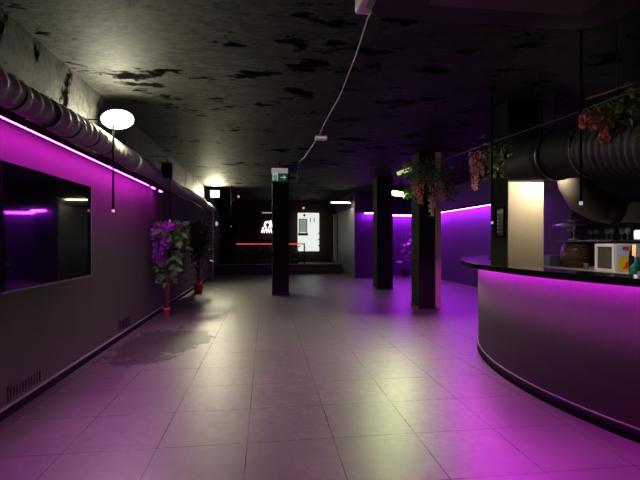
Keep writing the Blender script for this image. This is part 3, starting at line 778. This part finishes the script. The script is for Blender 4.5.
obj('planter', Box(-1.25, 17.98, .40, 1.35, 18.32, .55), M['wall_dark'], hd)

nn = thing('neon_sign', 'pinkish white neon sign of a loop over zigzag letters, half behind the column', 'neon sign', (.05, 19.5, 1.9))
def neon_tube(pts, r=.026): return MB().tube(pts, r, 8)
yN = 19.46
def NX(px): return -.22 + (px - 261.) * .0441
def NZ(py): return 1.4 + (240 - py) * 19.25 / 425
ring = [(NX(267.6) + .125 * math.cos(a), yN, NZ(224.8) + .135 * math.sin(a)) for a in [math.radians(-60 + 300 * i / 20) for i in range(21)]]
obj('loop', neon_tube(ring, .032), M['neon'], nn)
obj('loop_tail', neon_tube([(NX(270.6), yN, NZ(220.5)), (NX(271.5), yN, NZ(225)), (NX(273), yN, NZ(228))], .028), M['neon'], nn)
zz = [(262, 232.5), (263, 227.5), (264.3, 232.3), (265.7, 228.5), (266.8, 232.5), (268.2, 228.6), (269.5, 232.5), (270.8, 228.5), (272, 232.5), (274, 228.5)]
obj('zigzag', neon_tube([(NX(a), yN, NZ(b)) for a, b in zz], .036), M['neon'], nn)
obj('backing', Box(-.35, 19.5, 1.4, .55, 19.58, 2.35), M['wall_red'], nn)
obj('caption', MB().box(-.2, 19.47, 1.50, .02, 19.5, 1.53).box(.07, 19.47, 1.50, .3, 19.5, 1.53), M['paper'], nn)
tag(obj('light_bar', Box(-.18, 19.53, 2.62, .42, 19.6, 2.67), emit('dim_light_bar', (.55, .5, .55), .5), origin=(.1, 19.5, 2.6)), 'thin dim light bar on the back wall above the neon sign', 'light')

wp = thing('lit_panel', 'bright white lit panel on the back wall with a pale framed sheet and shelf', 'panel', (1.9, 19.4, .9))
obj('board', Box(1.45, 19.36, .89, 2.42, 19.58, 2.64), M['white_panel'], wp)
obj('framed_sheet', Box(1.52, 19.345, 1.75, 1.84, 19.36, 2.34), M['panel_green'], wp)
obj('sheet_frame', MB().box(1.49, 19.34, 1.72, 1.52, 19.36, 2.37).box(1.84, 19.34, 1.72, 1.87, 19.36, 2.37).box(1.52, 19.34, 2.34, 1.84, 19.36, 2.37), M['panel_grey'], wp)
obj('shelf', Box(1.46, 19.25, 1.60, 1.90, 19.36, 1.72), M['panel_grey'], wp)
obj('porthole', MB().tube([(1.74, 19.33, 2.53), (1.74, 19.36, 2.53)], .055, 16), M['matt_black'], wp)
for x in (2.0, 2.17): obj('slot', Box(x, 19.345, 2.22, x + .035, 19.36, 2.42), M['panel_grey'], wp)
for z in (1.12, 1.4, 1.68): obj('hinge', Box(2.36, 19.33, z, 2.42, 19.36, z + .05), M['matt_black'], wp)
obj('lower_slot', Box(1.72, 19.345, 1.02, 1.79, 19.36, 1.08), M['matt_black'], wp)
tag(obj('wall_post', Box(3.02, 18.9, 0, 3.17, 19.0, 2.55), mat('pale_beige_post', (.42, .38, .28), .5), origin=(3.1, 18.95, 0)), 'pale beige upright post beside the grey partition at the far end', 'post')
tag(obj('small_lamp', Box(1.68, 19.54, 2.84, 1.76, 19.6, 2.92), M['tiny_red'], origin=(1.72, 19.57, 2.88)), 'tiny pinkish indicator lamp above the white lit panel', 'lamp')

# ------------------------------------------------------------------ plants
def tree(loc, H, spread, n, label, leaf_m, flowers, pot_r, pot_h, trunk_n, z_lo):
    t = thing('potted_plant', label, 'plant', loc)
    x, y, z = loc
    obj('pot', MB()._lathe(loc, [(pot_r * .75, 0), (pot_r, pot_h * .82), (pot_r * 1.12, pot_h * .84), (pot_r * 1.12, pot_h), (pot_r * .95, pot_h), (pot_r * .93, pot_h * .9)], 20, Vector((0, 0, 1))), M['terracotta'], t)
    tips = []
    for k in range(trunk_n):
        a = 2 * PI * k / trunk_n + .4
        p0 = Vector((x + .02 * math.cos(a), y + .02 * math.sin(a), z + pot_h * .7))
        p1 = Vector((x + .04 * math.cos(a), y + .04 * math.sin(a), z + z_lo))
        p2 = Vector((x + spread * .35 * math.cos(a), y + spread * .35 * math.sin(a), z + H * .7))
        p3 = Vector((x + spread * .6 * math.cos(a), y + spread * .6 * math.sin(a), z + H * .93))
        obj('stem', MB().tube([p0, p1, p2, p3], [.022, .018, .012, .005], 8), M['bark'], t)
        tips += [p1.lerp(p2, .5), p2, p2.lerp(p3, .5), p3]
    fol = MB()
    for i in range(n):
        c = random.choice(tips)
        p = c + Vector((random.gauss(0, spread * .42), random.gauss(0, spread * .42), random.gauss(0, H * .09)))
        p.z = min(p.z, z + H); p.x = max(p.x, XL + .16)
        d = Vector((p.x - x + random.gauss(0, .1), p.y - y + random.gauss(0, .1), random.uniform(-.25, .2)))
        if p.x + d.normalized().x * .17 < XL + .03: d.x = abs(d.x)
        L = random.uniform(.11, .19)
        fol.leaf(p, d, L, L * .55)
    obj('foliage', fol, leaf_m, t)
    for (dx, dy, dz, r) in flowers:
        fm = MB(); c = Vector((x + dx, y + dy, z + dz))
        for i in range(60):
            d = Vector((random.gauss(0, 1), random.gauss(0, 1), random.gauss(0, 1))).normalized()
            q = c + d * r * random.uniform(.4, .9)
            q.x = max(q.x, XL + .12)
            fm.leaf(q, d + Vector((random.gauss(0, .4), random.gauss(0, .4), random.gauss(0, .4))), r * .6, r * .5)
        obj('flower_head', fm, M['purple_flower'], t)
    return t
pa = tree((-1.80, 8.02, 0), 1.66, .22, 380, 'potted plant with purple flowers and a thin reddish stem in a small terracotta pot', M['leaf_fresh'],
     [(-.10, -.24, 1.52, .12), (.06, -.22, 1.62, .11), (.05, -.28, 1.35, .09), (-.14, -.2, 1.36, .11), (-.14, -.25, 1.12, .10), (-.04, -.28, 1.2, .09), (-.14, -.2, 1.62, .08), (-.02, -.25, 1.02, .07)], .065, .17, 3, .62)
tree((-1.78, 11.6, 0), 1.80, .26, 560, 'leafy green plant standing behind the purple flowering one by the left wall', M['leaf'], [], .13, .26, 4, .8)
# pale-leaved plant behind the edge-striped column
pp = thing('potted_plant', 'pale-leaved potted plant against the violet niche wall between the columns', 'plant', (5.0, 15.6, 0))
obj('pot', MB()._lathe((5.25, 15.6, 0), [(.12, 0), (.16, .3), (.17, .32), (.15, .32)], 18, Vector((0, 0, 1))), M['black'], pp)
fm = MB()
for i in range(14):
    a = random.uniform(0, 2 * PI); z = random.uniform(.5, 1.6)
    p = Vector((5.25 + .12 * math.cos(a), 15.6 + .1 * math.sin(a), z))
    fm.leaf(p, (math.cos(a), math.sin(a), random.uniform(.1, .9)), .26, .13)
obj('foliage', fm, M['leaf_pale'], pp)
obj('stem', MB().tube([(5.25, 15.6, .28), (5.25, 15.6, 1.0), (5.28, 15.6, 1.65)], [.02, .015, .006], 8), M['bark'], pp)

# ------------------------------------------------------------------ hanging flower garlands along the bar edge
def raceme(mb, top, L, r, n):
    for i in range(n):
        s_ = random.random()
        rr = r * (1 - .65 * s_) * random.uniform(.5, 1)
        a = random.uniform(0, 2 * PI)
        p = Vector(top) + Vector((rr * math.cos(a), rr * math.sin(a), -L * s_))
        mb.leaf(p, (math.cos(a), math.sin(a), random.uniform(-.9, .3)), .035, .032)
def garland(label, loc, sprays, racemes, leaf_m, lsize=.09):
    t = thing('flower_garland', label, 'flower garland', loc, 'artificial flower garlands above the bar')
    obj('vine', MB().tube([(loc[0], loc[1] + .25, loc[2] + .02), (loc[0] + .01, loc[1], loc[2]), (loc[0], loc[1] - .25, loc[2] - .02)], .008, 6), M['bark'], t)
    fol = MB()
    for (c, sx, sy, sz, n) in sprays:
        for i in range(n):
            p = Vector(c) + Vector((random.gauss(0, sx), random.gauss(0, sy), random.gauss(0, sz)))
            p.z = min(p.z, ZC - .15)
            fol.leaf(p, (random.uniform(-1, 1), random.uniform(-1, 1), random.uniform(-1, .2)), random.uniform(.7, 1.2) * lsize, lsize * .55)
    obj('foliage', fol, leaf_m, t)
    for (top, L, r, n, m) in racemes:
        mb = MB().tube([top, (top[0], top[1], top[2] - L * .97)], .006, 6); raceme(mb, top, L, r, n)
        obj('flower_cluster', mb, M[m], t)
    return t
garland('leafy garland around the greenish lamp, its leaves lit bright green', (2.70, 8.0, 2.62),
        [((2.70, 7.97, 2.40), .05, .06, .05, 45), ((2.68, 7.74, 2.27), .045, .05, .045, 60), ((2.66, 7.95, 2.70), .12, .12, .05, 90), ((2.80, 7.8, 2.85), .16, .12, .05, 90)], [], M['leaf_olive'], .08)
garland('garland with red and cream flower clusters hanging before the pale-edged column', (2.85, 7.2, 2.62),
        [((2.9, 7.2, 2.55), .15, .16, .10, 170), ((3.12, 7.1, 2.35), .08, .1, .16, 90)],
        [((2.70, 7.22, 2.50), .46, .075, 150, 'pink_flower'), ((2.62, 7.3, 2.45), .25, .06, 60, 'pink_flower'), ((2.90, 7.15, 2.52), .52, .07, 150, 'pink_flower'),
         ((2.86, 7.1, 2.16), .34, .05, 90, 'cream_flower'), ((3.06, 7.1, 2.5), .42, .055, 110, 'pink_flower')], M['leaf'])
garland('garland with one pink cluster and green leaves left of the bar column', (2.85, 5.3, 2.58),
        [((2.90, 5.1, 2.42), .08, .08, .085, 190), ((3.0, 5.2, 2.52), .06, .06, .045, 50)],
        [((2.73, 5.30, 2.56), .50, .06, 170, 'pink_flower'), ((2.80, 5.28, 2.56), .3, .045, 60, 'pink_flower')], M['leaf_olive'], .075)
garland('nearest garland with coral flowers hanging over the dark duct at right', (2.75, 3.1, 2.60),
        [((2.83, 3.05, 2.44), .11, .1, .07, 190), ((2.90, 2.85, 2.38), .08, .08, .09, 150), ((2.80, 2.75, 2.34), .07, .06, .08, 90), ((2.74, 3.0, 2.30), .07, .05, .05, 60)],
        [((2.53, 3.10, 2.42), .12, .045, 45, 'orange_flower'), ((2.60, 3.08, 2.42), .12, .05, 55, 'orange_flower'), ((2.67, 3.06, 2.40), .22, .05, 90, 'orange_flower'), ((2.76, 3.03, 2.26), .10, .06, 50, 'pink_flower')], M['leaf_olive'], .075)
gr = tag(obj('garland_rail', MB().tube([(2.62, 2.0, 2.46), (2.66, 3.4, 2.50), (2.75, 5.4, 2.62), (2.72, 8.1, 2.68), (3.05, 8.36, 2.68)], .008, 8), M['black'], origin=(2.75, 5.4, 2.6)), 'thin metal rail along the bar edge carrying the flower garlands', 'rail')
